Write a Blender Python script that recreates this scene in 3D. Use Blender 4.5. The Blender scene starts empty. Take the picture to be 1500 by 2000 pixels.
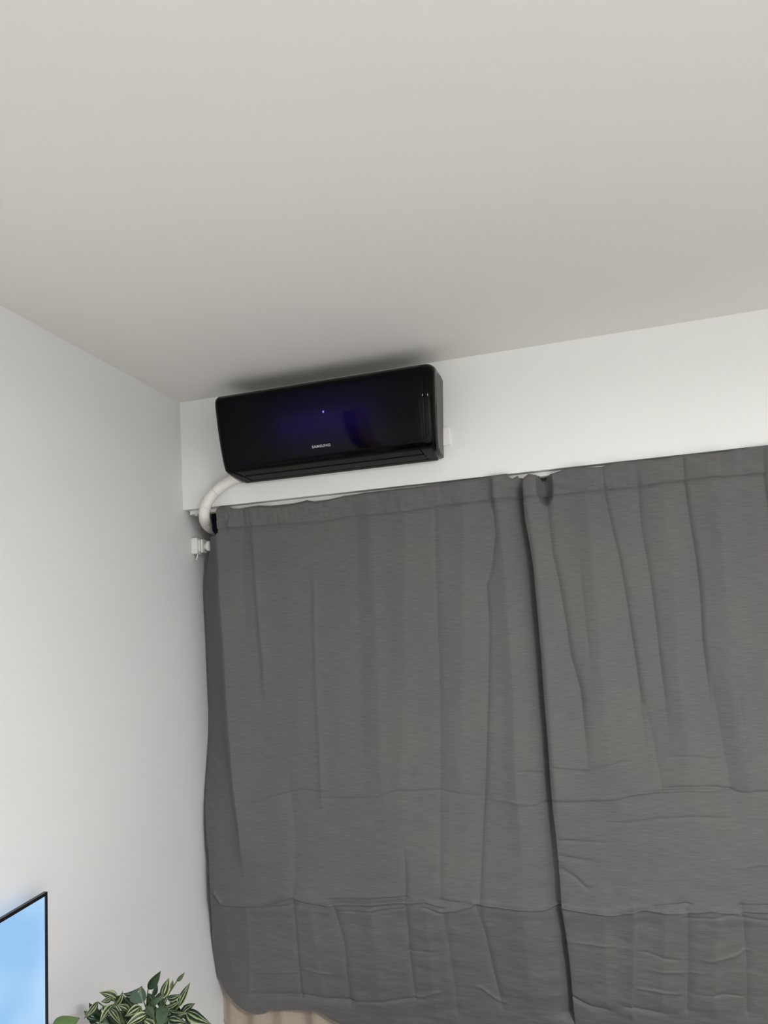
import bpy, bmesh, math, random
from mathutils import Vector, Matrix, noise
PI = math.pi
random.seed(7)
S = bpy.context.scene
C = S.collection

# ------------------------------------------------------------------ camera
CAMZ = 1.70
YAW, PITCH, ROLL = [math.radians(a) for a in (-15.64, 6.93, -3.5)]
FPX, PPX, PPY = 1300.0, 680.0, 1035.0
fwd = Vector((math.sin(YAW)*math.cos(PITCH), math.cos(YAW)*math.cos(PITCH), math.sin(PITCH)))
r0 = Vector((math.cos(YAW), -math.sin(YAW), 0)); u0 = r0.cross(fwd)
right = math.cos(ROLL)*r0 + math.sin(ROLL)*u0
up = -math.sin(ROLL)*r0 + math.cos(ROLL)*u0
cam_d = bpy.data.cameras.new('camera'); cam = bpy.data.objects.new('camera', cam_d); C.objects.link(cam)
cam_d.sensor_fit = 'VERTICAL'; cam_d.sensor_height = 24.0; cam_d.lens = FPX/2000*24.0
cam_d.shift_x = (750-PPX)/2000; cam_d.shift_y = (PPY-1000)/2000
cam_d.clip_start = 0.02
cam.matrix_world = Matrix(((right.x, up.x, -fwd.x, 0), (right.y, up.y, -fwd.y, 0), (right.z, up.z, -fwd.z, CAMZ), (0, 0, 0, 1)))
S.camera = cam

def ray(u, v): return right*((u-PPX)/FPX) - up*((v-PPY)/FPX) + fwd
def at_y(u, v, y):                       # where the sight line through a measured point meets a plane y
    r = ray(u, v); p = r*(y/r.y); return Vector((p.x, p.y, p.z+CAMZ))
def at_x(u, v, x):
    r = ray(u, v); p = r*(x/r.x); return Vector((p.x, p.y, p.z+CAMZ))

# ------------------------------------------------------------------ world, lights, exposure
W = bpy.data.worlds.new('world'); S.world = W; W.use_nodes = True
W.node_tree.nodes['Background'].inputs[0].default_value = (0.010, 0.013, 0.03, 1)
W.node_tree.nodes['Background'].inputs[1].default_value = 0.3
S.view_settings.view_transform = 'Standard'; S.view_settings.look = 'None'
S.view_settings.exposure = 0.0; S.view_settings.gamma = 1.0; S.view_settings.use_curve_mapping = False

def area(name, loc, rot, sx, sy, power, col):
    l = bpy.data.lights.new(name, 'AREA'); l.shape = 'RECTANGLE'; l.size = sx; l.size_y = sy
    l.energy = power; l.color = col
    o = bpy.data.objects.new(name, l); o.location = loc; o.rotation_euler = rot; C.objects.link(o); return o
LAMP = (1.30, -.55, 2.47)
lamp = area('ceiling_lamp_light', LAMP, (0, 0, 0), 0.34, 0.34, 112, (1.0, 0.992, 0.985))
lamp.data.shape = 'DISK'

# ------------------------------------------------------------------ materials
def mat(name, col, rough=0.5, metal=0.0, spec=0.5, coat=0.0, emis=None, es=0.0):
    m = bpy.data.materials.new(name); m.use_nodes = True
    b = m.node_tree.nodes['Principled BSDF']
    b.inputs['Base Color'].default_value = (*col, 1); b.inputs['Roughness'].default_value = rough
    b.inputs['Metallic'].default_value = metal; b.inputs['Specular IOR Level'].default_value = spec
    b.inputs['Coat Weight'].default_value = coat
    if emis: b.inputs['Emission Color'].default_value = (*emis, 1); b.inputs['Emission Strength'].default_value = es
    return m
def nn(m, t, **k):
    n = m.node_tree.nodes.new(t)
    for a, v in k.items(): setattr(n, a, v)
    return n
def lk(m, a, b): m.node_tree.links.new(a, b)
def noisy(m, c1, c2, scale, bump=0.0, stretch=(1, 1, 1), detail=6, dist=0.002):
    b = m.node_tree.nodes['Principled BSDF']
    tc = nn(m, 'ShaderNodeTexCoord'); mp = nn(m, 'ShaderNodeMapping'); mp.inputs['Scale'].default_value = stretch
    lk(m, tc.outputs['Object'], mp.inputs[0])
    n = nn(m, 'ShaderNodeTexNoise'); n.inputs['Scale'].default_value = scale; n.inputs['Detail'].default_value = detail
    lk(m, mp.outputs[0], n.inputs['Vector'])
    cr = nn(m, 'ShaderNodeValToRGB'); cr.color_ramp.elements[0].color = (*c1, 1); cr.color_ramp.elements[1].color = (*c2, 1)
    cr.color_ramp.elements[0].position = 0.3; cr.color_ramp.elements[1].position = 0.7
    lk(m, n.outputs['Fac'], cr.inputs[0]); lk(m, cr.outputs[0], b.inputs['Base Color'])
    if bump:
        bp = nn(m, 'ShaderNodeBump'); bp.inputs['Strength'].default_value = bump; bp.inputs['Distance'].default_value = dist
        lk(m, n.outputs['Fac'], bp.inputs['Height']); lk(m, bp.outputs[0], b.inputs['Normal'])
    return m
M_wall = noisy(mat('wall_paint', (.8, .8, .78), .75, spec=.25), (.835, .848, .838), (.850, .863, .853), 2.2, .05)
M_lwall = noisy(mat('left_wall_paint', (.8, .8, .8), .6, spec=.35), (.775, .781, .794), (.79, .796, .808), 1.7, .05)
M_ceil = noisy(mat('ceiling_paint', (.8, .78, .74), .8, spec=.2), (.815, .797, .772), (.825, .812, .792), 1.3, .05)
M_floor = noisy(mat('floor_wood', (.45, .33, .22), .4), (.60, .57, .53), (.68, .65, .61), 3, .1, (1, 9, 1))
M_white = mat('white_plastic', (.80, .80, .77), .35)
M_tape = noisy(mat('white_pipe_wrap', (.82, .81, .77), .5), (.80, .79, .75), (.84, .83, .79), 30, .1)
M_panel = mat('black_gloss_panel', (.0015, .0015, .0025), .045, spec=.11, coat=0)
bs = M_panel.node_tree.nodes['Principled BSDF']; tr_ = nn(M_panel, 'ShaderNodeBsdfTranslucent'); tr_.inputs[0].default_value = (.8, .8, .8, 1)
mxs = nn(M_panel, 'ShaderNodeMixShader'); mxs.inputs[0].default_value = .04
lk(M_panel, bs.outputs[0], mxs.inputs[1]); lk(M_panel, tr_.outputs[0], mxs.inputs[2]); lk(M_panel, mxs.outputs[0], M_panel.node_tree.nodes['Material Output'].inputs[0])
M_body = mat('black_body_plastic', (.0015, .0015, .0016), .06, spec=.12)
M_side = mat('black_side_plastic', (.040, .040, .0395), .42, spec=.5)
M_flap = mat('dark_grey_flap_plastic', (.006, .0062, .0062), .5, spec=.10)
M_groove = mat('groove_black', (.001, .001, .001), .7, spec=.1)
M_logo = mat('silver_lettering', (.55, .55, .56), .35, .3)
M_led = mat('blue_led', (.0, .0, .1), .4, emis=(.10, .10, 1.0), es=2.2)
M_bezel = mat('tv_bezel_black', (.004, .004, .006), .3)
M_frame = mat('window_frame_white', (.72, .72, .70), .4)
M_glass = mat('night_glass', (.004, .005, .012), .08)
M_beige = noisy(mat('beige_fabric', (.5, .42, .33), .9, spec=.1), (.36, .31, .26), (.43, .37, .31), 60, .3, (8, 1, 1))
M_pot = mat('white_ceramic', (.7, .7, .68), .3)
M_glow = mat('lamp_glass', (.9, .9, .88), .4, emis=(1, .98, .95), es=70)
M_wood = noisy(mat('console_wood', (.3, .2, .12), .45), (.26, .18, .11), (.36, .26, .17), 4, .1, (1, 1, 9))
M_stem = mat('stem_green', (.09, .13, .04), .5)
M_soil = noisy(mat('soil', (.05, .03, .02), .9), (.03, .02, .012), (.08, .05, .03), 60, .5)

def curtain_mat():
    m = mat('grey_curtain_fabric', (.16, .16, .155), .78, spec=.22)
    b = m.node_tree.nodes['Principled BSDF']
    b.inputs['Sheen Weight'].default_value = .12; b.inputs['Sheen Roughness'].default_value = .4
    tc = nn(m, 'ShaderNodeTexCoord')
    def ns(scale, st, det):
        mp = nn(m, 'ShaderNodeMapping'); mp.inputs['Scale'].default_value = st; lk(m, tc.outputs['UV'], mp.inputs[0])
        n = nn(m, 'ShaderNodeTexNoise'); n.inputs['Scale'].default_value = scale; n.inputs['Detail'].default_value = det
        lk(m, mp.outputs[0], n.inputs['Vector']); return n
    slub = ns(1.0, (22, 420, 1), 3)          # horizontal slubs in the weave
    weave = ns(1.0, (900, 1300, 1), 1)
    blotch = ns(1.0, (3, 3, 1), 3)
    mx = nn(m, 'ShaderNodeMath', operation='MULTIPLY_ADD'); mx.inputs[1].default_value = .35
    lk(m, weave.outputs['Fac'], mx.inputs[0]); lk(m, slub.outputs['Fac'], mx.inputs[2])
    cr = nn(m, 'ShaderNodeValToRGB'); e = cr.color_ramp.elements
    e[0].position = .42; e[1].position = .95; e[0].color = (.101, .1015, .102, 1); e[1].color = (.150, .1505, .151, 1)
    lk(m, mx.outputs[0], cr.inputs[0])
    mix = nn(m, 'ShaderNodeMix', data_type='RGBA', blend_type='MULTIPLY'); mix.inputs[0].default_value = 1
    c2 = nn(m, 'ShaderNodeValToRGB'); c2.color_ramp.elements[0].color = (.97, .94, .96, 1); c2.color_ramp.elements[1].color = (1, 1, .975, 1)
    c2.color_ramp.elements[0].position = .4; c2.color_ramp.elements[1].position = .6
    lk(m, blotch.outputs['Fac'], c2.inputs[0]); lk(m, cr.outputs[0], mix.inputs[6]); lk(m, c2.outputs[0], mix.inputs[7])
    lk(m, mix.outputs[2], b.inputs['Base Color'])
    bp = nn(m, 'ShaderNodeBump'); bp.inputs['Strength'].default_value = .25; bp.inputs['Distance'].default_value = .0006
    lk(m, mx.outputs[0], bp.inputs['Height']); lk(m, bp.outputs[0], b.inputs['Normal'])
    return m
M_curt = curtain_mat()

def leaf_mat(name, g1, g2, cream, amount):
    m = mat(name, g1, .45, spec=.28); b = m.node_tree.nodes['Principled BSDF']
    uv = nn(m, 'ShaderNodeTexCoord'); sp = nn(m, 'ShaderNodeSeparateXYZ'); lk(m, uv.outputs['UV'], sp.inputs[0])
    mp = nn(m, 'ShaderNodeMapping'); mp.inputs['Scale'].default_value = (2, 7, 1); lk(m, uv.outputs['UV'], mp.inputs[0])
    n = nn(m, 'ShaderNodeTexNoise'); n.inputs['Scale'].default_value = 1.6; lk(m, mp.outputs[0], n.inputs['Vector'])
    a = nn(m, 'ShaderNodeMath', operation='MULTIPLY_ADD'); a.inputs[1].default_value = .22; lk(m, n.outputs['Fac'], a.inputs[0]); lk(m, sp.outputs[1], a.inputs[2])
    cr = nn(m, 'ShaderNodeValToRGB'); el = cr.color_ramp.elements
    # stripes over the leaf's width (v 0..1)
    stops = [(0, g2), (.20, g1), (.30, g1), (.35, cream), (.37, cream), (.41, g1), (.56, g2), (.62, cream), (.68, cream), (.72, g1), (.90, g1), (1, cream)] if amount else [(0, g2), (.5, g1), (.60, g2), (.64, g1), (1, g2)]
    el[0].position = stops[0][0]; el[0].color = (*stops[0][1], 1); el[1].position = stops[-1][0]; el[1].color = (*stops[-1][1], 1)
    for p, c in stops[1:-1]:
        x = el.new(p); x.color = (*c, 1)
    lk(m, a.outputs[0], cr.inputs[0]); lk(m, cr.outputs[0], b.inputs['Base Color'])
    return m
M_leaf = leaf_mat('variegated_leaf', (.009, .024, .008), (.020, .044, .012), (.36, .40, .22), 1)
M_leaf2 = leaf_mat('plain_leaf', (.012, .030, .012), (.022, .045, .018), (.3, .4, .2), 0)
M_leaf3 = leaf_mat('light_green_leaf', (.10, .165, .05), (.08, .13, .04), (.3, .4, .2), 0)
M_under = mat('leaf_underside', (.060, .098, .055), .5)

# ------------------------------------------------------------------ helpers
def link(name, bm, m, parent=None, smooth=False):
    me = bpy.data.meshes.new(name); bm.normal_update(); bm.to_mesh(me); bm.free()
    for x in (m if isinstance(m, (list, tuple)) else [m]): me.materials.append(x)
    if smooth:
        for p in me.polygons: p.use_smooth = True
    o = bpy.data.objects.new(name, me); C.objects.link(o)
    if parent: o.parent = parent; o.matrix_parent_inverse = Matrix.Translation(-parent.location)
    return o
def thing(name, label, cat, loc=(0, 0, 0), group=None):
    o = bpy.data.objects.new(name, None); C.objects.link(o); o.location = loc; o.empty_display_size = .05
    tag(o, label, cat, group); return o
def tag(o, label, cat, group=None):
    o['label'] = label; o['category'] = cat
    if group: o['group'] = group
    return o
def struct(o): o['kind'] = 'structure'; return o
def box(x0, x1, y0, y1, z0, z1, bev=0.0, seg=2, bm=None):
    own = bm is None
    b2 = bmesh.new()
    bmesh.ops.create_cube(b2, size=1)
    for v in b2.verts: v.co = Vector(((x0+x1)/2+v.co.x*(x1-x0), (y0+y1)/2+v.co.y*(y1-y0), (z0+z1)/2+v.co.z*(z1-z0)))
    if bev: bmesh.ops.bevel(b2, geom=b2.edges[:], offset=bev, segments=seg, affect='EDGES', profile=.5)
    if own: return b2
    me = bpy.data.meshes.new('t'); b2.to_mesh(me); b2.free(); bm.from_mesh(me); bpy.data.meshes.remove(me); return bm
def tube(pts, rad, seg=16, flat=1.0, bm=None, cap=True):
    bm = bm or bmesh.new(); rings = []
    n = len(pts)
    for i, p in enumerate(pts):
        t = (Vector(pts[min(i+1, n-1)])-Vector(pts[max(i-1, 0)])).normalized()
        a = t.cross(Vector((0, 1, 0)))
        if a.length < 1e-3: a = t.cross(Vector((0, 0, 1)))
        a.normalize(); b = t.cross(a)
        r = rad[i] if isinstance(rad, (list, tuple)) else rad
        rings.append([bm.verts.new(Vector(p)+a*(math.cos(2*PI*k/seg)*r)+b*(math.sin(2*PI*k/seg)*r*flat)) for k in range(seg)])
    for i in range(n-1):
        for k in range(seg): bm.faces.new((rings[i][k], rings[i][(k+1) % seg], rings[i+1][(k+1) % seg], rings[i+1][k]))
    if cap:
        bm.faces.new(rings[0][::-1]); bm.faces.new(rings[-1])
    bmesh.ops.recalc_face_normals(bm, faces=bm.faces[:])
    return bm
def smooth_path(pts, n=8):
    out = []; P = [Vector(p) for p in pts]
    for i in range(len(P)-1):
        p0, p1, p2, p3 = P[max(i-1, 0)], P[i], P[i+1], P[min(i+2, len(P)-1)]
        for k in range(n):
            t = k/n
            out.append(.5*((2*p1)+(p2-p0)*t+(2*p0-5*p1+4*p2-p3)*t*t+(3*p1-p0-3*p2+p3)*t**3))
    out.append(P[-1]); return out
def disc_x(x0, x1, y, z, r, seg=24, bev=.002):
    bm = bmesh.new(); prof = [(x0, r*.0), (x0, r-bev), (x0+bev, r), (x1-bev, r), (x1, r-bev), (x1, 0)]
    rings = []
    for (x, q) in prof:
        rings.append([bm.verts.new((x, y+math.cos(2*PI*k/seg)*q, z+math.sin(2*PI*k/seg)*q)) for k in range(seg)])
    for i in range(len(prof)-1):
        for k in range(seg): bm.faces.new((rings[i][k], rings[i][(k+1) % seg], rings[i+1][(k+1) % seg], rings[i+1][k]))
    bmesh.ops.remove_doubles(bm, verts=bm.verts[:], dist=1e-6); bmesh.ops.recalc_face_normals(bm, faces=bm.faces[:]); return bm

# ------------------------------------------------------------------ room shell
X0, X1 = -1.346, 2.35            # side walls
Y0, YB, YW = 2.368, -2.60, 2.66  # bulkhead face, back wall, window wall
ZC, ZB = CAMZ+.888, CAMZ+.4425   # ceiling, bulkhead's lower edge
T = .12
struct(link('floor', box(X0-T, X1+T, YB-T, YW+T, -T, 0), M_floor))
struct(link('ceiling', box(X0-T, X1+T, YB-T, YW+T, ZC, ZC+T), M_ceil))
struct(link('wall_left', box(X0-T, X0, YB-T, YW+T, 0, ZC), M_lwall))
struct(link('wall_right', box(X1, X1+T, YB-T, YW+T, 0, ZC), M_wall))
struct(link('wall_rear', box(X0, X1, YB-T, YB, 0, ZC), M_wall))
struct(link('wall_bulkhead', box(X0, X1, Y0, YW, ZB, ZC), M_wall))
# window wall under the bulkhead with an opening
WX0, WX1, WZ0, WZ1 = -1.24, 2.2, .86, 2.10
bm = bmesh.new()
box(X0, X1, YW, YW+T, 0, WZ0, bm=bm); box(X0, X1, YW, YW+T, WZ1, ZC, bm=bm)
box(X0, WX0, YW, YW+T, WZ0, WZ1, bm=bm); box(WX1, X1, YW, YW+T, WZ0, WZ1, bm=bm)
struct(link('wall_window', bm, M_wall))
win = struct(bpy.data.objects.new('window_1', None)); C.objects.link(win); win.location = (0, YW, WZ0)
bm = bmesh.new()
for a in ((WX0, WX1, WZ0, WZ0+.05), (WX0, WX1, WZ1-.05, WZ1), (WX0, WX0+.03, WZ0+.05, WZ1-.05), (WX1-.03, WX1, WZ0+.05, WZ1-.05), (-.10, -.02, WZ0+.05, WZ1-.05), (1.02, 1.10, WZ0+.05, WZ1-.05)):
    box(a[0], a[1], YW+.01, YW+.06, a[2], a[3], .004, 1, bm=bm)
link('window_frame', bm, M_frame, win)
for (a, b) in ((WX0+.03, -.10), (-.02, 1.02), (1.10, WX1-.03)):
    link('pane', box(a, b, YW+.03, YW+.036, WZ0+.05, WZ1-.05), M_glass, win)
struct(link('trim_1', box(WX0-.03, WX1+.03, YW-.05, YW, WZ0-.03, WZ0, .005), M_frame))
struct(link('baseboard_left', box(X0, X0+.012, YB, YW, 0, .08), M_white))

t = thing('absorber', 'unseen dark brown rug lying on the floor in front of the curtains', 'absorber', (.4, 1.75, 0))  # unseen dark slab, added to cut floor bounce on the lower curtains
link('pad', box(-.80, 2.1, 1.0, 2.60, .001, .015, .004), noisy(mat('absorber_brown', (.06, .035, .03), .95), (.05, .028, .025), (.09, .05, .045), 40, .6), t)
dn = struct(bpy.data.objects.new('door_1', None)); C.objects.link(dn); dn.location = (X0, -1.1, 0)
link('door_frame', box(X0, X0+.02, -1.35, -.66, 0, 2.30, .003), mat('door_frame_dark', (.02, .018, .017), .5), dn)
link('door_leaf', box(X0+.02, X0+.045, -1.33, -.86, .01, 2.24, .003), noisy(mat('door_wood', (.5, .25, .1), .4), (.42, .20, .08), (.55, .28, .12), 3, .1, (1, 1, 8)), dn)
link('door_handle', tube([(X0+.045, -1.08, 1.02), (X0+.085, -1.08, 1.02), (X0+.085, -1.20, 1.02)], .008, 10), M_logo, dn, smooth=True)
# ceiling lamp behind the camera (gives the light above)
t = thing('ceiling_lamp', 'round flush white ceiling lamp behind the viewer', 'ceiling lamp', (LAMP[0], LAMP[1], ZC))
bm = bmesh.new(); bmesh.ops.create_cone(bm, cap_ends=True, segments=40, radius1=.20, radius2=.20, depth=.06)
bmesh.ops.translate(bm, verts=bm.verts[:], vec=(LAMP[0], LAMP[1], ZC-.03)); link('lamp_base', bm, M_white, t)
bm = bmesh.new(); bmesh.ops.create_uvsphere(bm, u_segments=32, v_segments=16, radius=.15)
bmesh.ops.scale(bm, verts=bm.verts[:], vec=(1, 1, .30)); bmesh.ops.translate(bm, verts=bm.verts[:], vec=(LAMP[0], LAMP[1], ZC-.062)); link('lamp_glass', bm, M_glow, t, smooth=True)

# ------------------------------------------------------------------ air conditioner
ac = thing('air_conditioner', 'black glossy split air conditioner mounted on the white wall above the curtains', 'air conditioner', (-.68, Y0, CAMZ+.52))
def zz(z): return CAMZ+z
# side profile (y, z): wall top, top front, front face leaning back to its lower edge, underside
def ac_section(front_in=0.0):
    f = front_in
    return [(2.366, .822), (2.26, .822), (2.195, .820), (2.170, .813), (2.156, .800), (2.152+f, .780), (2.160+f, .70), (2.174+f, .62), (2.189+f, .565), (2.200, .540), (2.215, .533), (2.28, .524), (2.345, .518), (2.366, .522)]
def ac_outline(z):      # left and right x of the body, slightly narrower at the bottom
    k = (z-.52)/.30
    return -1.078-.010*k, -.290+.020*k
def loft(secs, smooth=True):
    """secs: list of (inset_in_x, inset_toward_wall) rounding the two ends"""
    bm = bmesh.new(); rows = []
    for side, xin, yin in secs:
        row = []
        for (y, z) in ac_section():
            xl, xr = ac_outline(z)
            x = xl+xin if side < 0 else xr-xin
            # rounding pulls the outline back to the wall and off the top and bottom
            yc, zc = 2.366, .67
            yy = y+(yin if y < 2.30 else 0)
            yy = min(yy, 2.366)
            z2 = z-(yin*.55 if z > .79 else (-yin*.15 if z < .55 else 0))
            row.append(bm.verts.new((x, yy, zz(z2))))
        rows.append(row)
    for a, b in zip(rows[:-1], rows[1:]):
        for i in range(len(a)-1): bm.faces.new((a[i], b[i], b[i+1], a[i+1]))
        bm.faces.new((a[-1], b[-1], b[0], a[0]))
    bm.faces.new(rows[0]); bm.faces.new(rows[-1][::-1])
    bmesh.ops.recalc_face_normals(bm, faces=bm.faces[:])
    return bm
R_ = .034
secs = [(-1, 0, .030)]
for k in range(0, 7):
    a = k/6*PI/2; secs.append((-1, .018*(1-math.cos(a)), .022*(1-math.sin(a))))
for k in range(8, -1, -1):
    a = k/8*PI/2; secs.append((1, R_*(1-math.cos(a)), R_*(1-math.sin(a))))
bm = loft(secs)
bmesh.ops.delete(bm, geom=[f for f in bm.faces if f.calc_center_median().y < 2.192 and zz(.56) < f.calc_center_median().z < zz(.79) and -1.0 < f.calc_center_median().x < -.36], context='FACES')
body = link('body', bm, M_body, ac, smooth=True)
glow = area('led_glow_light', (-.672, 2.225, zz(.668)), (-PI/2, 0, 0),   .34, .03, .14, (.12, .05, 1.0))   # hidden lamp added to spread the indicator's blue glow through the smoked panel
# glossy front panel: a thin shell 2.5 mm proud of the body
def ac_front(z):
    pts = [(.822, 2.195), (.813, 2.170), (.800, 2.156), (.780, 2.152), (.70, 2.160), (.62, 2.174), (.565, 2.189), (.540, 2.200)]
    for (za, ya), (zb, yb) in zip(pts[:-1], pts[1:]):
        if zb <= z <= za: return ya+(yb-ya)*(za-z)/(za-zb)
    return pts[0][1] if z > .822 else pts[-1][1]
def ac_front_s(z): return sum(ac_front(z+d) for d in (-.012, -.006, 0, .006, .012))/5
bm = bmesh.new(); nx, nz = 60, 30; g = []
for i in range(nz+1):
    z = .806-(.806-.5465)*i/nz; row = []
    for j in range(nx+1):
        xl, xr = ac_outline(z); xl += .006; xr -= .026
        x = xl+(xr-xl)*j/nx
        e = max(0, x-(xr-.03))/.03; e2 = max(0, (xl+.02)-x)/.02
        y = ac_front_s(z)-.0035+.010*e**2.2+.006*e2**2
        row.append(bm.verts.new((x, y, zz(z))))
    g.append(row)
for i in range(nz):
    for j in range(nx): bm.faces.new((g[i][j], g[i+1][j], g[i+1][j+1], g[i][j+1]))
ret = bmesh.ops.extrude_edge_only(bm, edges=[e for e in bm.edges if e.is_boundary])
bmesh.ops.translate(bm, verts=[v for v in ret['geom'] if isinstance(v, bmesh.types.BMVert)], vec=(0, .004, 0))
bmesh.ops.recalc_face_normals(bm, faces=bm.faces[:])
panel = link('front_panel', bm, M_panel, ac, smooth=True)
# right and left side cheeks (greyer matt plastic)
for side in (-1, 1):
    bm = bmesh.new(); a = []; b = []
    prof = [(2.364, .812), (2.30, .810), (2.235, .800), (2.212, .78), (2.204, .70), (2.212, .62), (2.226, .56), (2.240, .540), (2.29, .531), (2.364, .527)]
    for (y, z) in prof:
        xl, xr = ac_outline(z); x = xl if side < 0 else xr
        a.append(bm.verts.new((x-side*.001, y, zz(z)))); b.append(bm.verts.new((x+side*.0015, y, zz(z))))
    for i in range(len(a)):
        j = (i+1) % len(a); bm.faces.new((a[i], a[j], b[j], b[i]))
    bm.faces.new(a); bm.faces.new(b[::-1]); bmesh.ops.recalc_face_normals(bm, faces=bm.faces[:])
    link('side_cover', bm, M_side, ac)
# underside: dark rim, groove and two-blade flap
def under_z(y): return .5375+(2.205-y)*.10
def slab(x0a, x1a, x0b, x1b, ya, yb, th, drop, m, name, parent):
    bm = bmesh.new()
    q = [(x0a, ya, under_z(ya)-drop), (x1a, ya, under_z(ya)-drop), (x1b, yb, under_z(yb)-drop), (x0b, yb, under_z(yb)-drop)]
    lo = [bm.verts.new((x, y, zz(z))) for x, y, z in q]; hi = [bm.verts.new((x, y, zz(z+th))) for x, y, z in q]
    bm.faces.new(lo); bm.faces.new(hi[::-1])
    for i in range(4): bm.faces.new((lo[i], lo[(i+1) % 4], hi[(i+1) % 4], hi[i]))
    bmesh.ops.recalc_face_normals(bm, faces=bm.faces[:])
    bmesh.ops.bevel(bm, geom=bm.edges[:], offset=.0012, segments=1, affect='EDGES')
    return link(name, bm, m, parent)
slab(-1.060, -.300, -1.062, -.300, 2.204, 2.350, .012, .003, M_groove, 'outlet_recess', ac)
rim = slab(-1.052, -.306, -1.056, -.306, 2.322, 2.345, .010, .0085, M_flap, 'rim', ac)
slab(-1.057, -1.044, -1.060, -1.020, 2.207, 2.322, .010, .0085, M_flap, 'rim', ac)
slab(-.345, -.306, -.335, -.306, 2.207, 2.322, .010, .0085, M_flap, 'rim', ac)
slab(-1.037, -.350, -1.026, -.345, 2.207, 2.253, .006, .008, M_flap, 'air_flap', ac)
slab(-1.023, -.344, -1.012, -.340, 2.260, 2.312, .006, .010, M_flap, 'air_flap', ac)
# lettering, lamp
def panel_y(z): return ac_front_s(z)-.0035
cu = bpy.data.curves.new('logo', 'FONT'); cu.body = 'SAMSUNG'; cu.size = .0125; cu.extrude = .0003; cu.offset = .0002; cu.align_x = 'CENTER'; cu.align_y = 'CENTER'; cu.space_character = 1.06
tmp = bpy.data.objects.new('tmp', cu); C.objects.link(tmp); bpy.context.view_layer.update()
me = bpy.data.meshes.new_from_object(tmp.evaluated_get(bpy.context.evaluated_depsgraph_get()))
bpy.data.objects.remove(tmp)
wid = max(v.co.x for v in me.vertices)-min(v.co.x for v in me.vertices)
zl = .580; sl = math.atan2(panel_y(.575)-panel_y(.585), .01)
rot = Matrix.Rotation(PI/2+sl, 4, 'X')
me.transform(Matrix.Translation((-.690, panel_y(zl)-.0006, zz(zl))) @ rot @ Matrix.Diagonal((.068/wid, 1, 1, 1)))
me.materials.clear(); me.materials.append(M_logo)
lo = bpy.data.objects.new('lettering', me); C.objects.link(lo); lo.parent = ac; lo.matrix_parent_inverse = Matrix.Translation(-ac.location)
lo['label'] = 'small silver maker lettering'
bm = bmesh.new(); bmesh.ops.create_uvsphere(bm, u_segments=12, v_segments=8, radius=.0032)
bmesh.ops.scale(bm, verts=bm.verts[:], vec=(1, .35, 1.25)); bmesh.ops.translate(bm, verts=bm.verts[:], vec=(-.668, panel_y(.695)-.0008, zz(.695)))
led = link('indicator_light', bm, M_led, ac); led['label'] = 'tiny glowing blue light'
link('mounting_plate', box(-.292, -.258, Y0-.010, Y0, zz(.570), zz(.635), .002), mat('plate_white', (.92, .92, .90), .4), ac)

# ------------------------------------------------------------------ pipe from the unit into the niche
pp = [at_y(478, 925, 2.335), at_y(452, 937, 2.335), at_y(431, 951, 2.332), at_y(415, 966, 2.330), at_y(405, 981, 2.330), at_y(399.5, 996, 2.335), at_y(399, 1009, 2.350), at_y(402, 1021, 2.42), at_y(409, 1030, 2.478), at_y(420, 1036, 2.54), at_y(434, 1040, 2.62)]
pipe = thing('refrigerant_pipe', 'thick white wrapped pipe curving from the air conditioner down behind the curtain', 'pipe', tuple(pp[0]))
link('hose', tube(smooth_path(pp, 8), .0215, 20), M_tape, pipe, smooth=True)
sp_ = smooth_path([p for p in pp], 8)
for k in (20, 36, 52):
    if k+1 < len(sp_): link('tape_wrap', tube([sp_[k], (sp_[k]+sp_[k+1])/2, sp_[k+1]], .0222, 20), M_tape, pipe, smooth=True)

# ------------------------------------------------------------------ curtain track
tr = thing('curtain_track', 'slim white curtain track under the lower edge of the bulkhead', 'curtain track', (0, 2.40, ZB))
bm = bmesh.new()
box(-1.326, X1-.01, 2.394, 2.430, ZB-.006, ZB-.0015, bm=bm)
box(-1.326, X1-.01, 2.394, 2.398, ZB-.017, ZB-.006, bm=bm); box(-1.326, X1-.01, 2.426, 2.430, ZB-.017, ZB-.006, bm=bm)
box(-1.326, X1-.01, 2.410, 2.414, ZB-.017, ZB-.006, bm=bm)
link('rail', bm, M_white, tr)
link('end_cap', box(-1.330, -1.322, 2.392, 2.432, ZB-.019, ZB-.0015, .0015), M_white, tr)
for x in (-1.305, -1.16, -.9, -.64, -.38, -.12, .02, .27, .52, .77):
    link('glider', box(x-.005, x+.005, 2.399, 2.408, ZB-.024, ZB-.012, .0015), M_white, tr)

# ------------------------------------------------------------------ small fitting on the left wall
ft = thing('blind_bracket', 'small white plastic blind bracket with round end on the left wall beside the curtain', 'bracket', (X0, 2.44, zz(.30)))
link('bracket_block', box(X0, X0+.027, 2.422, 2.468, zz(.268), zz(.333), .003), M_white, ft)
link('bracket_plate', box(X0+.027, X0+.034, 2.432, 2.475, zz(.278), zz(.324), .002), M_white, ft)
link('bracket_plate', box(X0+.036, X0+.044, 2.435, 2.478, zz(.272), zz(.326), .002), M_white, ft)
link('spindle', disc_x(X0+.043, X0+.056, 2.458, zz(.298), .012), M_white, ft, smooth=True)
link('round_end', disc_x(X0+.055, X0+.073, 2.452, zz(.298), .021, bev=.005), M_white, ft, smooth=True)
link('cord', tube([(X0+.020, 2.440, zz(.270)), (X0+.019, 2.438, zz(.258)), (X0+.014, 2.434, zz(.244))], [.0022, .003, .0035], 8), M_white, ft, smooth=True)

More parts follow.
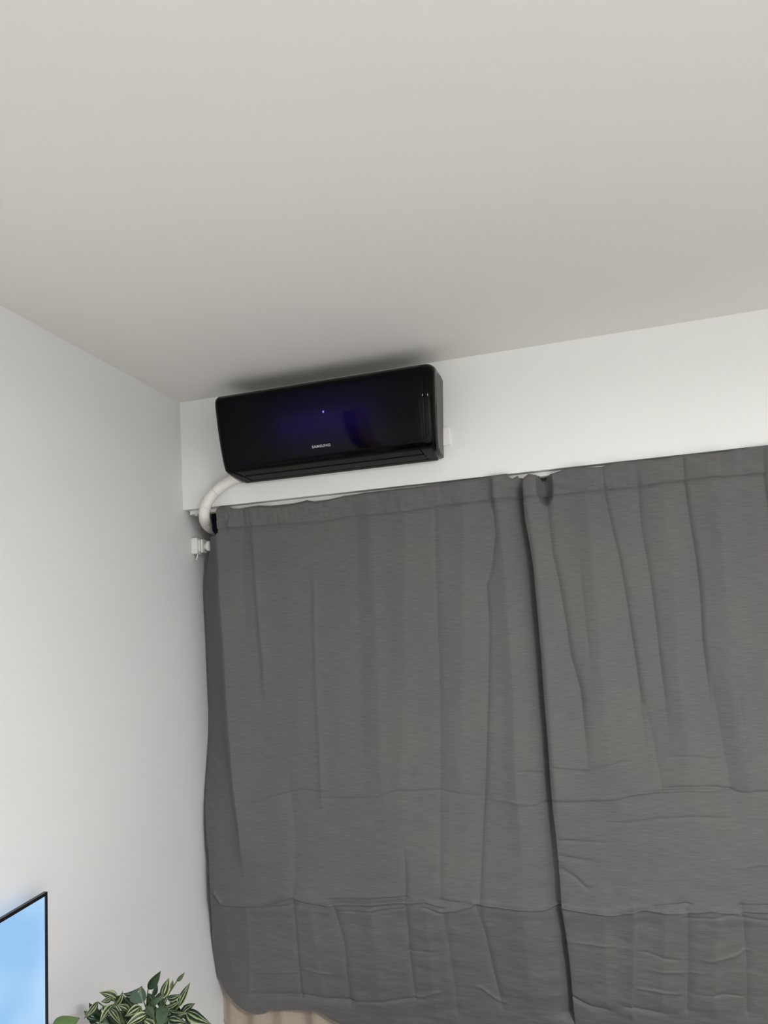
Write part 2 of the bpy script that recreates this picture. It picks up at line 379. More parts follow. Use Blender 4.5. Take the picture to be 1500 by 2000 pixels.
# ------------------------------------------------------------------ curtains
YC = 2.376
def pl(pts, y=YC):
    """polyline of measured points -> (z, x) list on the curtain's plane, sorted by z descending"""
    q = [at_y(u, v, y) for u, v in pts]; return sorted([(p.z, p.x) for p in q], reverse=True)
def hl(pts, y=None):
    y = y or YC
    q = [at_y(u, v, y) for u, v in pts]; return sorted([(p.x, p.z) for p in q])
def interp(L, t, clamp=True):
    """L sorted by key (asc or desc); returns value and how far t is outside"""
    a, b = L[0], L[-1]
    s = 1 if b[0] > a[0] else -1
    if (t-a[0])*s <= 0: return a[1], abs(t-a[0])
    if (t-b[0])*s >= 0: return b[1], abs(t-b[0])
    for p, q in zip(L[:-1], L[1:]):
        if (t-p[0])*s >= 0 and (t-q[0])*s <= 0:
            return p[1]+(q[1]-p[1])*(t-p[0])/(q[0]-p[0]), 0
def sstep(x): x = max(0, min(1, x)); return x*x*(3-2*x)

# vertical folds: (points, height towards the room in m, width left, width right, fade, sharpness)
def V(pts, h, wl, wr, fade=.12, p=1.6): return ('v', pl(pts), h*1.38, wl, wr, fade, p)
def H(pts, h, wu, wd, fade=.03, p=1.5): return ('h', hl(pts), h*(2.9 if p == 1.3 else 1.9), wu, wd, fade, p)
foldsA = [
 V([(428, 1040), (432, 1150), (440, 1250), (446, 1360), (452, 1450), (460, 1540), (472, 1640)], .022, .018, .09, .10, 1.2),
 V([(434, 992), (440, 1020), (447, 1042)], -.0055, .006, .012, .02, 1.2), V([(448, 990), (455, 1010), (447, 1036)], .004, .008, .008, .02),
 V([(478, 996), (476, 1035)], -.0035, .010, .012, .02),
 V([(494, 1050), (498, 1100), (505, 1200), (515, 1310)], .006, .012, .020, .10),
 V([(470, 1000), (474, 1100), (478, 1200)], -.004, .02, .02, .1),
 V([(612, 1160), (613, 1250), (617, 1340), (622, 1440), (625, 1530)], .0038, .010, .014, .08),
 V([(697, 1010), (700, 1200), (703, 1400)], -.004, .04, .03, .2),
 V([(724, 1050), (735, 1300), (742, 1500)], .005, .05, .03, .15),
 V([(790, 1010), (788, 1300), (782, 1500)], .005, .05, .04, .2),
 V([(849, 1000), (850, 1120), (857, 1307), (859, 1450), (859, 1740), (861, 1773), (872, 1850), (884, 1961), (886, 2010)], -.0036, .012, .014, .02, 1.3),
 V([(905, 1000), (905, 1250), (900, 1500)], .007, .05, .05, .2),
 V([(963, 940), (966, 985)], .010, .010, .03, .02),
 V([(962, 990), (967, 1040), (960, 1110), (950, 1140), (955, 1227), (953, 1333), (950, 1447), (946, 1559), (941, 1647), (936, 1770)], -.0060, .016, .010, .03, 1.2),
 V([(974, 1000), (985, 1100), (1000, 1300), (1010, 1550)], .010, .03, .05, .2),
 V([(1024, 960), (1042, 1109), (1050, 1200), (1057, 1280), (1062, 1355), (1070, 1452), (1075, 1527), (1079, 1575), (1080, 1740), (1100, 1800), (1118, 1950), (1120, 2020)], -.024, .045, .1, .02, 1.3),
 V([(570, 1752), (570, 1976)], -.0055, .006, .009, .015, 1.2),
 V([(567, 1560), (575, 1650), (572, 1752)], -.004, .018, .022, .08),
 V([(478, 1785), (474, 1900), (468, 1960)], .004, .03, .012, .03),
 V([(649, 1775), (664, 1857), (667, 1990)], -.0065, .010, .012, .02, 1.2),
 V([(605, 1790), (612, 1960)], .006, .03, .03, .06),
 V([(725, 1790), (730, 1980)], .008, .05, .05, .06),
 V([(790, 1690), (791, 1765), (794, 1880), (800, 1960)], -.0055, .009, .010, .04, 1.2),
 V([(830, 1790), (838, 1980)], .004, .03, .02, .06),
 V([(930, 1778), (945, 1830), (959, 1909), (976, 1991)], -.0055, .010, .010, .02, 1.2),
 V([(1020, 1800), (1035, 1960)], .008, .05, .05, .06),
 # horizontal packing creases
 H([(494, 1569), (539, 1555), (587, 1545), (622, 1549)], -.0022, .005, .005),
 H([(643, 1561), (690, 1562), (737, 1559), (777, 1545)], -.0022, .005, .005),
 H([(790, 1547), (857, 1545), (900, 1552), (945, 1557)], -.0018, .005, .006),
 H([(950, 1559), (1000, 1567), (1043, 1575)], .0020, .005, .006),
 H([(1045, 1577), (1079, 1571)], -.003, .005, .005, .02),
 H([(1022, 1508), (1050, 1513), (1075, 1516)], -.0025, .004, .004, .02),
 H([(412, 1750), (428, 1771), (507, 1771), (567, 1753)], .0042, .007, .003, .02, 1.3),
 H([(505, 1777), (571, 1771)], -.0026, .004, .004, .015),
 H([(574, 1757), (641, 1770)], .0042, .005, .004, .02, 1.3),
 H([(645, 1761), (720, 1759), (790, 1756)], -.0030, .003, .004, .015, 1.3),
 H([(645, 1768), (720, 1766), (788, 1762)], .0034, .005, .006, .015, 1.3),
 H([(650, 1774), (720, 1774), (788, 1769)], -.0026, .003, .003, .015, 1.3),
 H([(660, 1785), (720, 1785), (780, 1777)], -.0018, .003, .003, .015, 1.3),
 H([(792, 1766), (828, 1761), (861, 1772)], .0036, .004, .004, .015, 1.3),
 H([(862, 1762), (895, 1767), (929, 1770)], -.0024, .004, .004, .015, 1.3),
 H([(862, 1784), (895, 1780), (929, 1770)], .0030, .008, .003, .015, 1.3),
 H([(830, 1776), (861, 1791)], -.0020, .003, .004, .015, 1.3),
 H([(931, 1769), (1000, 1776), (1063, 1781), (1097, 1773)], .0042, .006, .004, .02, 1.3),
 H([(470, 1972), (570, 1974), (600, 1979), (640, 1985), (668, 1988)], -.0045, .006, .012, .02, 1.3),
 H([(495, 1923), (560, 1920)], .0016, .004, .004, .02), H([(590, 1915), (630, 1925)], .0018, .004, .004, .02),
 H([(800, 1872), (835, 1874)], -.0016, .004, .004, .02), H([(812, 1978), (845, 1965)], .0024, .006, .006, .02),
 H([(700, 1992), (800, 1982)], -.0030, .006, .006, .03),
 H([(935, 1955), (975, 1990)], .0028, .008, .006, .02),
]
foldsB = [
 V([(1030, 990), (1045, 1080), (1056, 1200), (1068, 1330), (1080, 1500)], .010, .02, .05, .15),
 V([(1070, 1000), (1079, 1080), (1091, 1133), (1105, 1213), (1115, 1280), (1134, 1347)], -.0075, .022, .010, .20, 1.3),
 V([(1150, 1000), (1165, 1200), (1180, 1400)], .010, .05, .05, .2),
 V([(1135, 1130), (1145, 1230), (1150, 1270)], -.0012, .006, .006, .05),
 V([(1180, 961), (1196, 1033), (1212, 1100), (1223, 1167), (1233, 1233), (1245, 1310)], -.0062, .020, .008, .20, 1.3),
 V([(1248, 972), (1253, 1033), (1263, 1087), (1273, 1153), (1283, 1233), (1290, 1300)], -.0050, .016, .008, .14, 1.3),
 V([(1300, 980), (1315, 1150), (1325, 1350)], .009, .05, .04, .2),
 V([(1337, 945), (1348, 1020), (1359, 1087), (1367, 1153), (1372, 1247)], -.0078, .030, .008, .20, 1.3),
 V([(1400, 960), (1415, 1150), (1425, 1350)], .009, .05, .05, .2),
 V([(1452, 960), (1460, 1150), (1468, 1350)], -.004, .03, .03, .2),
 V([(1492, 927), (1500, 990), (1510, 1100)], -.008, .02, .008, .1),
 V([(1253, 1360), (1271, 1420), (1281, 1473), (1292, 1532)], -.0022, .012, .010, .05, 1.3),
 V([(1330, 1360), (1340, 1500)], .007, .05, .05, .1),
 V([(1393, 1353), (1420, 1500), (1428, 1548)], -.004, .015, .02, .05, 1.3),
 V([(1441, 1367), (1455, 1460), (1462, 1520)], .006, .03, .012, .05),
 V([(1238, 1780), (1240, 1900), (1240, 2010)], .0068, .022, .006, .015, 1.2),
 V([(1180, 1800), (1190, 1980)], .006, .04, .03, .05),
 V([(1343, 1782), (1350, 1900), (1353, 2000)], -.0072, .012, .016, .015, 1.2),
 V([(1300, 1800), (1300, 1980)], .006, .03, .03, .05),
 V([(1400, 1800), (1405, 1980)], .006, .03, .03, .05),
 V([(1449, 1775), (1466, 1886), (1474, 2000)], -.0055, .010, .012, .02, 1.2),
 H([(1084, 1500), (1110, 1504), (1140, 1508)], -.0034, .005, .006, .015),
 H([(1150, 1506), (1190, 1495), (1215, 1487)], -.0016, .004, .005, .03),
 H([(1082, 1566), (1130, 1568), (1158, 1566)], -.0036, .004, .006, .02),
 H([(1180, 1560), (1205, 1558), (1233, 1551), (1295, 1543)], .0030, .005, .004, .02),
 H([(1297, 1539), (1340, 1536), (1400, 1537), (1422, 1541)], -.0028, .004, .005, .02),
 H([(1297, 1545), (1340, 1541), (1415, 1545)], .0018, .003, .003, .02),
 H([(1425, 1542), (1447, 1549), (1500, 1547), (1560, 1543)], -.0030, .004, .006, .02),
 H([(1208, 1607), (1250, 1604), (1285, 1598)], -.0020, .004, .004, .03),
 H([(1330, 1597), (1365, 1596), (1400, 1597)], -.0022, .004, .004, .03),
 H([(1310, 1478), (1350, 1475), (1385, 1482)], -.0014, .004, .004, .02),
 H([(1100, 1642), (1140, 1644), (1170, 1646)], -.0022, .005, .005, .02),
 H([(1100, 1673), (1130, 1679), (1150, 1682)], -.0026, .006, .006, .02),
 H([(1100, 1700), (1125, 1715), (1145, 1735)], -.0030, .008, .006, .02),
 H([(1450, 1695), (1480, 1688), (1520, 1690)], .0020, .005, .005, .02),
 H([(1097, 1773), (1150, 1781), (1197, 1786), (1238, 1778), (1268, 1771)], .0040, .006, .004, .01, 1.3),
 H([(1268, 1770), (1300, 1767), (1340, 1765)], -.0024, .003, .004, .015, 1.3),
 H([(1268, 1776), (1300, 1780), (1343, 1782), (1388, 1776), (1444, 1784)], .0036, .007, .004, .015, 1.3),
 H([(1345, 1795), (1390, 1793), (1430, 1786)], -.0018, .003, .005, .015),
 H([(1451, 1769), (1500, 1769), (1550, 1768)], -.0028, .003, .004, .01, 1.3),
 H([(1451, 1779), (1500, 1780), (1550, 1779)], .0034, .006, .003, .01, 1.3),
 H([(1455, 1793), (1500, 1800)], -.0020, .004, .004, .02),
 H([(1265, 1870), (1290, 1879), (1315, 1886)], -.0018, .005, .005, .02),
 H([(1390, 1888), (1440, 1877), (1458, 1865)], .0022, .006, .006, .02),
 H([(1265, 1953), (1295, 1957), (1325, 1964)], .0024, .004, .004, .02),
 H([(1395, 1968), (1420, 1964), (1450, 1968)], -.0024, .004, .004, .02),
 H([(1300, 1913), (1340, 1915), (1370, 1916)], .0014, .004, .004, .02),
 H([(1130, 1850), (1160, 1853), (1190, 1856)], .0016, .004, .004, .02),
 H([(1121, 1976), (1160, 1998), (1185, 2003)], -.0040, .006, .008, .02, 1.3),
 H([(1235, 1996), (1300, 2010)], -.003, .006, .006, .02),
]
def fold_sum(folds, x, z):
    d = 0.0
    for k, L, h, wa, wb, fade, p in folds:
        if k == 'v':
            if not (L[-1][0]-3*fade < z < L[0][0]+3*fade): continue
            xc, out = interp(L, z); s = x-xc; w = wa if s < 0 else wb
        else:
            if not (L[0][0]-3*fade < x < L[-1][0]+3*fade): continue
            zc, out = interp(L, x); s = z-zc; w = wa if s > 0 else wb
        if abs(s) > 4*w: continue
        q = abs(s)/w
        if out > 0: d += h*math.exp(-(out/fade)**2)*math.exp(-q**p)
        else: d += h*math.exp(-q**p)
    return d

def side_depth(x, z):
    """how far the side strip of the left curtain turns back towards the window"""
    f0, _ = interp(foldsA[0][1], z)
    if x >= f0: return 0.0
    lo = 1-sstep((CAMZ-.35-z)/.5)
    q = f0-x
    return q*.80*lo+(1-lo)*1.1*q*q
ZPK = at_y(418, 1043, YC).z
topA = hl([(409, 1003), (414, 1001), (424, 1000), (428, 996), (433, 990), (447, 989), (459, 994), (470, 994), (507, 988), (534, 989), (566, 986), (601, 977.5), (617, 980), (643, 976), (678, 968.5), (723, 962), (770, 957), (800, 954), (850, 947), (900, 941), (930, 937), (934, 935), (960, 932), (991, 927), (996, 934), (1001, 936), (1006, 933), (1011, 930), (1014, 934), (1026, 935), (1032, 940), (1060, 940)])
topB = hl([(1018, 960), (1021, 938), (1026, 933), (1032, 928.5), (1050, 930), (1054, 929), (1057, 936), (1064, 938), (1068, 932), (1071, 929), (1082, 926), (1100, 920), (1110, 918.5), (1140, 916), (1174, 914), (1191, 908.5), (1220, 905), (1247, 902), (1265, 903), (1287, 900), (1310, 896), (1340, 891), (1375, 890), (1407, 888), (1433, 881), (1465, 876), (1500, 872)])
hemA = hl([(404, 1925), (413, 1931), (425, 1955), (440, 1970), (466, 1988), (490, 1993), (505, 1992), (512, 1986), (540, 1985), (570, 1984), (600, 1985), (620, 1990), (640, 1997), (668, 2006), (720, 2004), (800, 2000), (850, 2002), (900, 2008), (975, 2012), (1060, 2020), (1130, 2020)], YC+.055)
hemA = [(x, z-.012-.035*sstep((x+.95)/.15)) for x, z in hemA]
hemB = hl([(1119, 1996), (1126, 2004), (1180, 2012), (1240, 2016), (1350, 2020), (1450, 2016), (1500, 2018)], YC+.055)
hemB = [(x, z-.04) for x, z in hemB]
leftA = []
for (u, v) in [(411, 1000), (411, 1046), (410, 1070), (406, 1100), (398, 1142), (394, 1175), (393.5, 1240), (397, 1340), (397.5, 1400), (400, 1565), (407, 1670), (410.5, 1760), (412, 1850), (412.5, 1935), (413, 2000)]:
    p = at_y(u, v, YC+.03)
    for _ in range(12):
        p = at_y(u, v, min(YC+.010+side_depth(p.x, p.z)+.24*max(0, CAMZ-1.085-p.z), 2.50))
    if v < 1046: p = at_y(u, v, 2.455)
    leftA.append((p.z, max(p.x, X0+.004)))
leftA.sort(reverse=True)
seam = pl([(1021, 955), (1022, 973), (1025, 1013), (1034, 1060), (1042, 1109), (1050, 1200), (1057, 1280), (1062, 1353), (1070, 1452), (1075, 1527), (1079, 1575), (1086, 1633), (1091, 1687), (1095, 1740), (1097, 1775), (1106, 1831), (1115, 1905), (1121, 1976), (1124, 2010)])
stitchA = hl([(455, 1033), (539, 1026), (617, 1020), (683, 1010), (790, 1001), (860, 990), (937, 981), (1015, 972)])
stitchB = hl([(1030, 972), (1100, 968), (1180, 960), (1265, 951), (1340, 940), (1487, 927), (1520, 923)])
CR = hl([(412, 1760), (428, 1771), (567, 1765), (790, 1764), (929, 1770), (1097, 1775), (1268, 1773), (1444, 1782), (1500, 1779)])
OP = at_y(1064, 960, YC)     # scooped opening in the right curtain's header
def curtain_depth(which, x, z, folds):
    d = fold_sum(folds, x, z)
    # slow billow, crumple that grows towards the hem, fine irregularity
    low = max(0, min(1, (CAMZ-.35-z)/.9))
    d += .005*noise.noise(Vector((x*4.2+which*7, z*.8, 1.3+which)))
    d += .0022*noise.noise(Vector((x*13, z*1.6, 5.1+which)))
    d += (.0010+.0022*low)*noise.noise(Vector((x*10, z*26, 2.7+which)))
    d += (.0002+.0007*low)*noise.noise(Vector((x*26, z*75, 8.7+which)))
    zc, _ = interp(CR, x)                      # the last panel under the lower crease hangs in towards the window
    if z < zc: d -= (zc-z)*.24*sstep((zc-z)/.05)
    st, _ = interp(stitchA if which == 0 else stitchB, x)
    if z > st-.02:                       # gathered rod pocket
        k = sstep((z-st+.004)/.012)
        d += k*(.0055+.0050*noise.noise(Vector((x*16+z*22, z*20-x*9, 3+which)))+.0022*noise.noise(Vector((x*60, z*18, 4))))
        d -= .0030*math.exp(-((z-st)/.0035)**2)
        d += k*(z-st)*.30
        tz, _ = interp(topA if which == 0 else topB, x)
        d -= .008*math.exp(-((z-tz)/.006)**2)
    return d
def build_curtain(name, which, folds, x_right):
    bm = bmesh.new(); uvl = bm.loops.layers.uv.new('uv')
    NX = 600; grid = []
    T_ = [.06*k/80 for k in range(80)]+[.06+.44*k/120 for k in range(120)]+[.5+.5*k/400 for k in range(401)]; NZ = len(T_)-1
    ztop, zbot = ZB-.002, CAMZ-1.42
    for i in range(NZ+1):
        t = T_[i]; row = []
        zn = ztop+(zbot-ztop)*t
        for j in range(NX+1):
            s = j/NX
            if which == 0:
                xl, _ = interp(leftA, zn); xr, _ = interp(seam, zn); xr += .018
                x = xl+(xr-xl)*s
            else:
                xl, _ = interp(seam, zn); x = xl+(x_right-xl)*s
            zt, _ = interp(topA if which == 0 else topB, x); zh, _ = interp(hemA if which == 0 else hemB, x)
            z = zt+(zh-zt)*t
            if which == 0:
                xl, _ = interp(leftA, z); xr, _ = interp(seam, z); xr += .018; x = xl+(xr-xl)*s
            else:
                xl, _ = interp(seam, z); x = xl+(x_right-xl)*s
            d = curtain_depth(which, x, z, folds)
            if which == 0:
                # the side strip turns back towards the window left of the first fold
                d -= side_depth(x, z)
                f0, _ = interp(foldsA[0][1], z)      # open end of the rod pocket
                d -= .010
            else:
                e = (x-xl)/.02
                d += .002-.006*math.exp(-e*1.5)
                if z > OP.z-.08:
                    q = ((x-OP.x)/.024)**2+((z-OP.z-.02)/.06)**2
                    d -= .040*math.exp(-q**3)
            y = YC-d
            row.append((bm.verts.new((x, y, z)), x+which*3, z))
        grid.append(row)
    for i in range(NZ):
        for j in range(NX):
            q = (grid[i][j], grid[i+1][j], grid[i+1][j+1], grid[i][j+1])
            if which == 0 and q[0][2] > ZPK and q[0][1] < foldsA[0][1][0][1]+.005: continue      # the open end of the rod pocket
            f = bm.faces.new([a[0] for a in q]); f.smooth = True
            for l, a in zip(f.loops, q): l[uvl].uv = (a[1], a[2])
    o = link(name, bm, M_curt, None, smooth=True)
    return o
cA = build_curtain('curtain', 0, foldsA, None)
tag(cA, 'left grey fabric curtain with crease lines, hanging below the air conditioner', 'curtain', 'grey curtains on the window')
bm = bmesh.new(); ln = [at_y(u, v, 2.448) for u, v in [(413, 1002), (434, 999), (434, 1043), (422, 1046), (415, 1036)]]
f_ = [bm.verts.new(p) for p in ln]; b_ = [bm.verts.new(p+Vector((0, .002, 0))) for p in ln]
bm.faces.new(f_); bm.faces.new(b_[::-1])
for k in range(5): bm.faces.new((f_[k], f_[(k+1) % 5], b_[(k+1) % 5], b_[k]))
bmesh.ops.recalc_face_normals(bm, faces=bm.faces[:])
o = link('sheet', bm, mat('navy_sheet', (.010, .011, .022), .8, spec=.1), cA); o['label'] = 'dark navy lining'  # thin dark navy piece set behind the open pocket end
cB = build_curtain('curtain', 1, foldsB, .86)
tag(cB, 'right grey fabric curtain cut off by the right edge of the picture', 'curtain', 'grey curtains on the window')

# ------------------------------------------------------------------ beige drape behind the hem
DL = [(2.11, -1.10), (1.6, -1.16), (.8, -1.30)]+[(p.z, p.x) for p in (at_y(413, 1930, 2.545), at_y(420, 1964, 2.545), at_y(434, 2000, 2.545), at_y(450, 2040, 2.545))]+[(.05, -1.24)]
bm = bmesh.new(); NX, NZ = 160, 60; g = []
for i in range(NZ+1):
    t = i/NZ; row = []; z = 2.105+(.05-2.105)*t
    for j in range(NX+1):
        s = j/NX
        xl, _ = interp(DL, z)
        x = xl+(-.15-xl)*s
        y = 2.545+.014*math.sin(x*60+1.2*math.sin(x*9))+.006*math.sin(x*23)
        row.append(bm.verts.new((x, y, z)))
    g.append(row)
for i in range(NZ):
    for j in range(NX): bm.faces.new((g[i][j], g[i+1][j], g[i+1][j+1], g[i][j+1]))
dr = thing('drape', 'beige inner drape showing below the left grey curtain hem', 'drape', (-.7, 2.545, 2.11))
o = link('fabric', bm, M_beige, dr, smooth=True); md = o.modifiers.new('thickness', 'SOLIDIFY'); md.thickness = .001
link('rod', tube([(X0, 2.545, 2.108), (X1, 2.545, 2.108)], .008, 12), M_white, dr, smooth=True)

# ------------------------------------------------------------------ television
XT = X0+.055
c = at_x(93.5, 1741, XT)
tv = thing('television', 'flat television with thin black frame showing a light blue picture, left edge', 'television', (X0, c.y-.6, c.z-.35))
w, h = 1.23, .71
yr, zt = c.y, c.z
link('casing', box(X0+.022, XT-.010, yr-w+.08, yr-.08, zt-h+.02, zt-.10, .003), M_bezel, tv)
bz = .0085
bm = bmesh.new()
box(XT-.012, XT, yr-w, yr, zt-bz, zt, .001, 1, bm=bm); box(XT-.012, XT, yr-w, yr, zt-h, zt-h+bz*1.6, .001, 1, bm=bm)
box(XT-.012, XT, yr-bz, yr, zt-h+bz, zt-bz, .001, 1, bm=bm); box(XT-.012, XT, yr-w, yr-w+bz, zt-h+bz, zt-bz, .001, 1, bm=bm)
link('bezel', bm, M_bezel, tv)
M_scr = mat('tv_screen', (.01, .01, .012), .25); b = M_scr.node_tree.nodes['Principled BSDF']
tc = nn(M_scr, 'ShaderNodeTexCoord'); n = nn(M_scr, 'ShaderNodeTexNoise'); n.inputs['Scale'].default_value = 3.2; n.inputs['Detail'].default_value = 2
lk(M_scr, tc.outputs['Object'], n.inputs['Vector'])
cr = nn(M_scr, 'ShaderNodeValToRGB'); e = cr.color_ramp.elements
e[0].position = .35; e[0].color = (.32, .58, .93, 1); e[1].position = .62; e[1].color = (.56, .82, 1.05, 1)
lk(M_scr, n.outputs['Fac'], cr.inputs[0]); lk(M_scr, cr.outputs[0], b.inputs['Emission Color']); b.inputs['Emission Strength'].default_value = .95
link('screen', box(XT-.008, XT-.003, yr-w+bz, yr-bz, zt-h+bz*1.6, zt-bz), M_scr, tv)
link('wall_mount', box(X0, X0+.022, yr-w/2-.2, yr-w/2+.2, zt-h/2-.15, zt-h/2+.15, .002), M_bezel, tv)

# ------------------------------------------------------------------ plant
YP = 1.52
base = at_y(285, 2065, YP); PX, PY = base.x, YP; PZ = base.z-.115
st = thing('plant_stand', 'small round wooden stand carrying the striped plant', 'plant stand', (PX, PY, 0))
bm = bmesh.new(); bmesh.ops.create_cone(bm, cap_ends=True, segments=36, radius1=.15, radius2=.15, depth=.02)
bmesh.ops.translate(bm, verts=bm.verts[:], vec=(PX, PY, PZ-.0105)); link('top', bm, M_wood, st)
for k in range(3):
    a = 2*PI*k/3; link('leg', tube([(PX+.09*math.cos(a), PY+.09*math.sin(a), PZ-.02), (PX+.13*math.cos(a), PY+.13*math.sin(a), 0)], [.014, .009], 12), M_wood, st, smooth=True)
plant = thing('potted_plant', 'leafy trailing plant with dark green and cream striped leaves below the corner', 'plant', (PX, PY, PZ))
# pot lathe
prof = [(a_, b_-.30+PZ) for a_, b_ in [(.0, .30), (.055, .30), (.062, .305), (.080, .40), (.084, .415), (.078, .415), (.072, .40), (.0, .395)]]
bm = bmesh.new(); rings = [[bm.verts.new((PX+math.cos(2*PI*k/28)*r, PY+math.sin(2*PI*k/28)*r, z)) for k in range(28)] for r, z in prof]
for i in range(len(prof)-1):
    for k in range(28): bm.faces.new((rings[i][k], rings[i][(k+1) % 28], rings[i+1][(k+1) % 28], rings[i+1][k]))
bmesh.ops.remove_doubles(bm, verts=bm.verts[:], dist=1e-6); bmesh.ops.recalc_face_normals(bm, faces=bm.faces[:])
link('pot', bm, M_pot, plant, smooth=True)
crown = Vector((PX, PY, PZ+.10))
def leaf(b, tip, width, m, flip=0.0, curl=.25, cup=.35, under=False):
    """b, tip: points; width in m; flip: roll about the axis"""
    ax = tip-b; L = ax.length; ax.normalize()
    view = Vector((0, 0, CAMZ))-b; view.normalize()
    n = (view-ax*view.dot(ax)).normalized(); sd = ax.cross(n).normalized()
    n2 = n*math.cos(flip)+sd*math.sin(flip); sd2 = ax.cross(n2).normalized()
    bm = bmesh.new(); uvl = bm.loops.layers.uv.new('uv'); NL, NW = 12, 8
    def pt(i, j, off):
        t = i/NL; s = j/NW*2-1
        wd = width/2*(math.sin(PI*t**.80)**.85)*(1-.25*t)*1.12 if 0 < t < 1 else .0006
        if t > .8: wd *= (1-((t-.8)/.2)**1.5*.35)
        z = -curl*L*(t-.35)**2+cup*wd*(s*s)
        z -= abs(s) < .01 and .0008 or 0
        return b+ax*(L*t)+sd2*(wd*s)+n2*(z+off)
    top = [[bm.verts.new(pt(i, j, 0)) for j in range(NW+1)] for i in range(NL+1)]
    bot = [[bm.verts.new(pt(i, j, -.0007)) for j in range(NW+1)] for i in range(NL+1)]
    for i in range(NL):
        for j in range(NW):
            f = bm.faces.new((top[i][j], top[i+1][j], top[i+1][j+1], top[i][j+1])); f.material_index = 1 if under else 0
            for l, (a, c_) in zip(f.loops, ((i, j), (i+1, j), (i+1, j+1), (i, j+1))): l[uvl].uv = (a/NL, c_/NW)
            f = bm.faces.new((bot[i][j], bot[i][j+1], bot[i+1][j+1], bot[i+1][j])); f.material_index = 0 if under else 1
            for l, (a, c_) in zip(f.loops, ((i, j), (i, j+1), (i+1, j+1), (i+1, j))): l[uvl].uv = (a/NL, c_/NW)
    for i in range(NL):
        for rr in ((0, 0), (NW, 1)):
            bm.faces.new((top[i][rr[0]], bot[i][rr[0]], bot[i+1][rr[0]], top[i+1][rr[0]]))
    bmesh.ops.recalc_face_normals(bm, faces=bm.faces[:])
    o = link('leaf', bm, [m, M_under], plant, smooth=True)
    return o
def stem(a, b, r=.0016):
    mid = (a+b)/2+Vector((0, 0, .02)); link('stem', tube(smooth_path([a, mid, b], 5), r, 6), M_stem, plant, smooth=True)
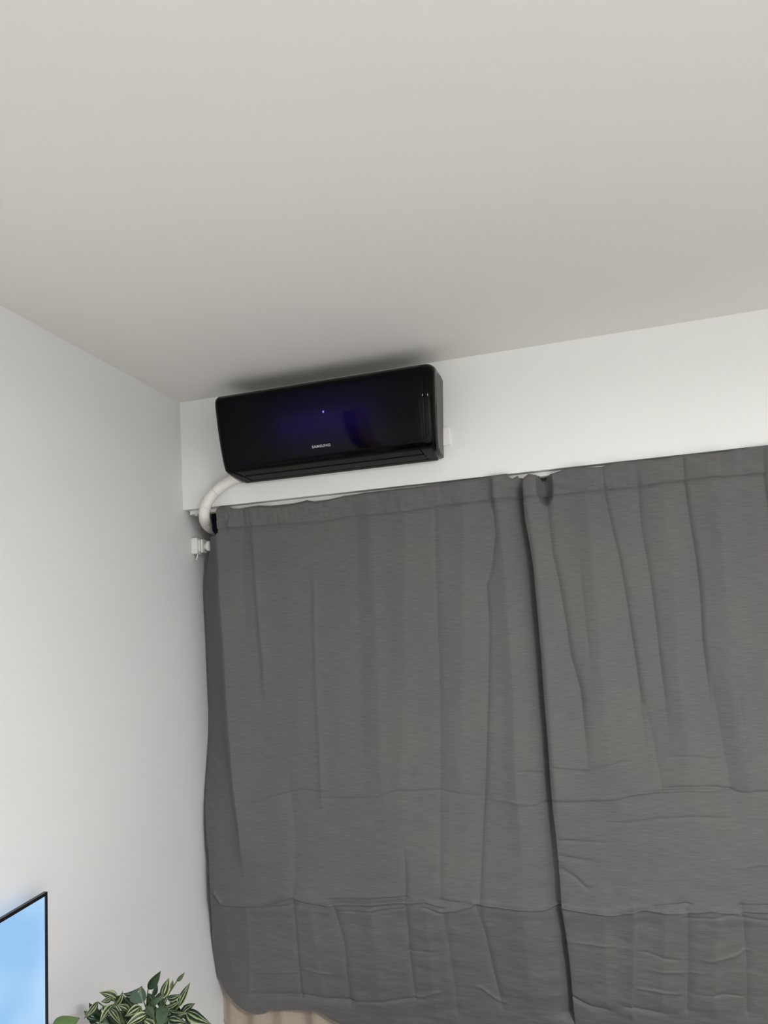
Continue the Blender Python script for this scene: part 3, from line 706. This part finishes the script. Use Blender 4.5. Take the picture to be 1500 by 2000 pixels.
LV = [ # base, tip (measured), width px, depth offset of base / tip, kind, flip, curl
 ((103, 2014), (154, 1990), 44, -.03, -.01, 'l', .2, .2),
 ((191, 1957), (166, 1990), 17, -.02, -.05, 'v', -.5, .3),
 ((231, 1952), (197, 1935), 20, 0, -.02, 'v', .5, .4),
 ((219, 1947), (198, 1958), 14, -.03, -.05, 'v', -.6, .2),
 ((221, 1961), (194, 1996), 17, -.05, -.09, 'v', .4, .3),
 ((214, 1968), (236, 1996), 16, -.06, -.10, 'v', -.4, .3),
 ((239, 1944), (272, 1938), 15, -.01, -.03, 'v', .9, .5),
 ((224, 1966), (241, 1940), 14, -.02, -.02, 'v', .7, .3),
 ((256, 1940), (275, 1958), 20, -.05, -.07, 'u', .2, .3),
 ((281, 1957), (275, 1926), 17, -.02, -.01, 'u', -.3, .1),
 ((289, 1933), (314, 1898), 19, .0, .02, 'd', .2, .3),
 ((299, 1946), (308, 1922), 11, .02, .03, 'u', .3, .2),
 ((317, 1949), (330, 1910), 19, -.02, .0, 'v', .1, .1),
 ((334, 1932), (338, 1914), 8, .02, .03, 'v', .3, .1),
 ((345, 1917), (361, 1900), 9, .02, .03, 'u', .4, .2),
 ((348, 1967), (371, 1919), 16, -.02, .0, 'v', -.2, .05),
 ((326, 1952), (353, 1945), 14, -.04, -.05, 'v', .4, .3),
 ((356, 1978), (379, 1960), 16, -.02, -.02, 'v', -.3, .2),
 ((363, 1976), (407, 2000), 22, -.03, -.06, 'v', .2, .3),
 ((291, 1962), (318, 1948), 13, -.06, -.07, 'u', .6, .5),
 ((275, 1966), (245, 1985), 19, -.06, -.09, 'v', -.1, .2),
 ((289, 1980), (244, 2004), 20, -.07, -.11, 'v', .3, .3),
 ((320, 1964), (312, 2008), 25, -.06, -.11, 'u', .1, .3),
 ((328, 1990), (357, 1995), 20, -.06, -.09, 'v', .0, .3),
 ((318, 1969), (351, 1959), 10, -.05, -.06, 'v', .7, .3),
 ((328, 1974), (357, 1982), 12, -.05, -.08, 'v', .5, .4),
 ((287, 1965), (301, 1988), 16, -.06, -.09, 'u', -.3, .3),
 ((302, 1975), (322, 1972), 11, -.07, -.08, 'u', .3, .3),
 ((245, 1960), (226, 1945), 16, -.0, -.0, 'd', .2, .2),
 ((262, 1962), (238, 1950), 18, .0, .0, 'd', -.2, .2),
 ((252, 1975), (232, 1962), 16, -.02, -.03, 'v', .5, .2),
 ((262, 1990), (240, 1972), 20, -.01, -.01, 'd', .0, .2),
 ((300, 1990), (272, 1975), 20, -.02, -.02, 'd', .1, .2),
 ((268, 1960), (262, 1934), 16, .02, .02, 'd', .1, .2),
 ((300, 1960), (290, 1940), 16, .0, .0, 'd', .2, .2),
 ((306, 1954), (318, 1936), 14, .01, .01, 'v', .2, .2),
 ((340, 1972), (336, 1944), 16, .0, .0, 'd', .2, .2),
 ((352, 1990), (360, 1965), 16, .0, .0, 'd', .2, .2),
 ((200, 1990), (178, 1975), 14, -.01, -.03, 'd', .3, .2),
 ((215, 1982), (200, 1964), 16, .0, .0, 'd', .2, .2),
 ((232, 2005), (208, 1984), 18, -.02, -.03, 'd', .2, .2),
 ((300, 2010), (280, 1990), 20, -.07, -.08, 'v', .3, .2),
 ((335, 2012), (345, 1995), 18, -.05, -.06, 'd', .3, .2),
 ((270, 2015), (250, 1998), 20, -.06, -.07, 'd', .3, .2),
 ((372, 2015), (360, 1996), 16, -.03, -.04, 'd', .3, .2),
 ((215, 2010), (188, 2002), 18, -.06, -.08, 'u', .3, .2),
]
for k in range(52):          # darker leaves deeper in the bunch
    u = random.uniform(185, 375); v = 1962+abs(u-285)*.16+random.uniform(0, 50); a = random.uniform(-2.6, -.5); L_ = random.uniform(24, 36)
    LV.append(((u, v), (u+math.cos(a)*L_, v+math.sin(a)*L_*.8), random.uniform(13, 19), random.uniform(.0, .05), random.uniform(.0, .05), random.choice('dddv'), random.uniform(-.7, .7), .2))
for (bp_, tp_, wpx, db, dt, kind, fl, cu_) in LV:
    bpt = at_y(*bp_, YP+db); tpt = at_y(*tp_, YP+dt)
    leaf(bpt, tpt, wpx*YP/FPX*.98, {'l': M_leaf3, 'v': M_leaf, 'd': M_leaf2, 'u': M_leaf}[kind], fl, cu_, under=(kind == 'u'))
    stem(crown+Vector((random.uniform(-.03, .03), random.uniform(-.03, .03), 0)), bpt)
bm = bmesh.new(); box(PX-.04, PX+.04, PY-.04, PY+.04, PZ+.09, PZ+.098, bm=bm); link('soil', bm, M_soil, plant)
for o in C.objects:
    if o.name.startswith('stem'): pass
